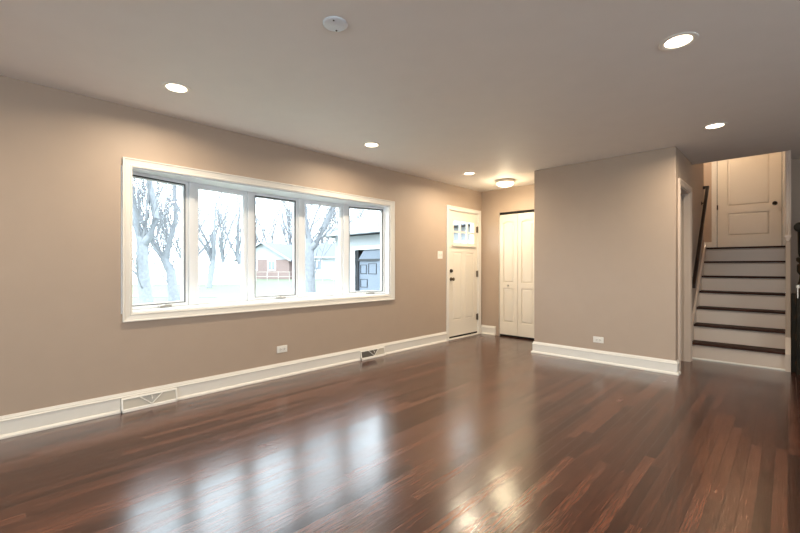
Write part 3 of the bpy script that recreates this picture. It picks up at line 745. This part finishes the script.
names = {120: 'beyond the fence at the far left', 166: 'beyond the fence between the two near trunks', 184: 'beyond the fence right of the leaning tree',
         197: 'at the left edge of the second pane', 209: 'with a visible lower trunk, left of the middle of the second pane', 223: 'in the middle of the second pane', 238: 'at the right edge of the second pane',
         255: 'above the left roof slope of the brick house', 270: 'above the gable peak of the brick house', 288: 'above the right end of the brick house roof',
         303: 'at the left edge of the fourth pane', 322: 'above the white house', 340: 'beyond the right end of the white house', 356: 'above the left part of the garage roof', 376: 'above the right part of the garage roof'}
for k, (x, d, h) in enumerate(far):
    b = at(x, d, GZ); pts = [b]; rr = [.22]
    hh = h*.45; c = b.copy()
    for i in range(3):
        c = c+Vector((rnd.uniform(-.25, .25), rnd.uniform(-.25, .25), hh/3)); pts.append(c.copy()); rr.append(.20-.03*i)
    stems = [(pts, rr)]
    for s in range(4):
        q = [pts[1].lerp(pts[2], rnd.random())]; dv = Vector((rnd.uniform(-.6, .6), rnd.uniform(-.6, .6), 1)).normalized()
        for i in range(3):
            dv = (dv+Vector((rnd.uniform(-.2, .2), rnd.uniform(-.2, .2), .1))).normalized(); q.append(q[-1]+dv*h*.17)
        stems.append((q, [.11, .09, .07, .05]))
    tree('bare_tree', b, stems, 'distant bare tree '+names[x], 'bare trees outside', 20+k, depth=3, spread=.42, ln=h*.2, rs=max(1, d/30))

# white fence
fe = tag(empty('white_fence', at(185, 35, GZ)), 'long white solid fence across the lawn behind the near trees', 'fence')
fo = at(185, 35, GZ); a0 = at(60, 35, GZ)-fo; b0 = at(247, 35, GZ)-fo
nseg = 8; dirv = (b0-a0).normalized(); yaw = math.atan2(dirv.y, dirv.x)
for k in range(nseg):
    s0 = a0.lerp(b0, k/nseg); L = (b0-a0).length/nseg
    mt = Matrix.Translation(s0) @ Matrix.Rotation(yaw, 4, 'Z')
    mb = MB(); mb.box(.08, L, -.03, .03, .06, 1.72, mt); mb.box(.08, L, -.05, .05, 1.72, 1.80, mt); mb.box(.08, L, -.05, .05, .02, .12, mt)
    mb.build('fence_panel', 'fence', fe)
    mb = MB(); mb.box(-.08, .08, -.08, .08, 0, 1.92, mt); mb.build('fence_post', 'fence', fe)

def house(name, base, yaw, wd, dp, wh, rh, wallm, gablem, wins, label, door=None, ridge='y'):
    """local x along the front, y away; ridge along y gives a front gable, along x an eave front"""
    e = tag(empty(name, base, yaw), label, 'house')
    mb = MB(); mb.box(-wd/2, wd/2, 0, dp, 0, wh); mb.build('walls', wallm, e)
    if ridge == 'y':
        mb = MB(); mb.prism([(-wd/2, wh), (wd/2, wh), (0, wh+rh)], 'y', .0, dp); mb.build('gable', gablem, e)
        for s in (-1, 1):
            o = .5; sl = rh/(wd/2)
            mb = MB(); mb.prism([(0, wh+rh+.02), (0, wh+rh+.22), (s*(wd/2+o), wh-o*sl+.22), (s*(wd/2+o), wh-o*sl+.02)], 'y', -.4, dp+.4); mb.build('roof', 'roofing', e)
        mb = MB()
        for s in (-1, 1): mb.prism([(0, wh+rh+.02), (0, wh+rh+.24), (s*(wd/2+.5), wh-.5*sl+.24), (s*(wd/2+.5), wh-.5*sl+.0)], 'y', -.44, -.40)
        mb.build('fascia', 'siding', e)
    else:
        mb = MB(); mb.prism([(-.5, wh), (-.5, wh+.15), (dp/2, wh+rh+.1), (dp+.5, wh+.15), (dp+.5, wh)], 'x', -wd/2-.4, wd/2+.4); mb.build('roof', 'roofing', e)
        mb = MB(); mb.box(-wd/2-.4, wd/2+.4, -.56, -.5, wh-.06, wh+.16); mb.build('gutter', 'siding', e)
    for x0, x1, z0, z1 in wins:
        mb = MB(); grid(mb, 'y', -.06, 0, x0-.1, x1+.1, z0-.1, z1+.1, [(x0, x1, z0, z1)]); mb.box((x0+x1)/2-.03, (x0+x1)/2+.03, -.05, -.01, z0, z1); f = mb.build('window', 'fence', e)
        mb = MB(); mb.box(x0, x1, -.025, -.008, z0, z1); mb.build('pane', 'winglass', f)
    if door:
        mb = MB(); mb.box(door[0], door[1], -.04, .0, 0, 2.1); mb.build('door', 'fence', e)
    return e
house('brick_house', at(263, 52, GZ), YAW-R(16), 7.6, 12, 2.5, 2.1, 'brick', 'siding', [(-1.9, -.9, 1.2, 2.3), (.8, 1.8, 1.2, 2.3)], 'pinkish brick house with white gable behind the third window pane')
house('white_house', at(341, 50, GZ), YAW-R(4), 9, 6, 2.7, 1.9, 'siding', 'siding', [(-3.6, -2.5, 1.2, 2.3), (1.2, 2.4, 1.2, 2.3)], 'low white house with grey roof beyond the near tree trunk', door=(-1.2, -.2), ridge='x')
# low chain fence in front of the brick house
ce = tag(empty('low_fence', at(272, 44, GZ)), 'low thin rail fence in front of the brick house', 'fence')
fo = at(272, 44, GZ); a0 = at(256, 44, GZ)-fo; b0 = at(345, 44, GZ)-fo
mb = MB()
for z in (.5, 1.0): mb.tube([a0+Vector((0, 0, z)), b0+Vector((0, 0, z))], .022, 6)
mb.build('rails', 'steel', ce)
for k in range(9):
    p = a0.lerp(b0, k/8); mb = MB(); mb.tube([p, p+Vector((0, 0, 1.05))], .03, 6); mb.build('fence_post', 'steel', ce)

# garage wing of the house, facing -Y
ga = tag(empty('garage', (-9.3, 9.6, GZ)), 'white garage wing with grey-blue doors seen through the rightmost window pane', 'garage')
def gb(mb, name, m, parent=ga, bevel=0): return mb.build(name, m, parent, bevel)
# local: x world X offset, y into the garage
mb = MB(); grid(mb, 'y', 0, .2, -3.6, 5.2, 0, 2.75, [(-2.35, 2.6, 0, 2.22)]); mb.box(-3.6, -3.4, .2, 6, 0, 2.75); mb.box(5.0, 5.2, .2, 6, 0, 2.75); mb.box(-3.6, 5.2, 5.8, 6, 0, 2.75); gb(mb, 'walls', 'siding')
mb = MB()
mb.prism([(-.55, 2.78), (-.55, 2.88), (3.0, 4.15), (6.5, 2.88), (6.5, 2.78)], 'x', -4.2, 5.6); gb(mb, 'roof', 'roofing')
mb = MB(); mb.box(-4.2, 5.6, -.66, -.54, 2.74, 2.90); gb(mb, 'gutter', 'siding', bevel=.02)
mb = MB(); grid(mb, 'y', -.03, .04, -2.5, 2.75, 0, 2.36, [(-2.35, 2.6, -1, 2.22)]); gb(mb, 'door_surround', 'fence')
mb = MB(); mb.box(-2.35, -2.24, .05, .13, 0, 2.22); mb.box(-2.24, 2.6, .05, .13, 1.80, 1.88); gb(mb, 'dark_frame', 'darkframe')
mb = MB(); mb.prism([(-2.24, 1.88), (2.6, 1.88), (2.6, 2.20), (-1.95, 2.20)], 'y', .07, .12); gb(mb, 'header_panel', 'garage')
mb = MB(); mb.box(-2.24, 2.6, .11, .16, 0, 1.8); mb.box(-1.2, -1.05, .06, .11, 0, 1.8); dr = gb(mb, 'garage_door', 'garage')
mb = MB()
for x0, x1, z0, z1 in ((-2.15, -1.85, 1.35, 1.65), (-1.7, -1.3, 1.35, 1.7), (-2.15, -1.8, .85, 1.12)):
    grid(mb, 'y', .09, .112, x0-.02, x1+.02, z0-.02, z1+.02, [(x0, x1, z0, z1)])
gb(mb, 'panel_trim', 'darkframe', dr)
mb = MB(); mb.box(-13.2, XL-.17, 5.0, 9.6, GZ+.002, GZ+.05)
st(mb.build('driveway', 'walk'), 'pale concrete drive before the garage', 'path')
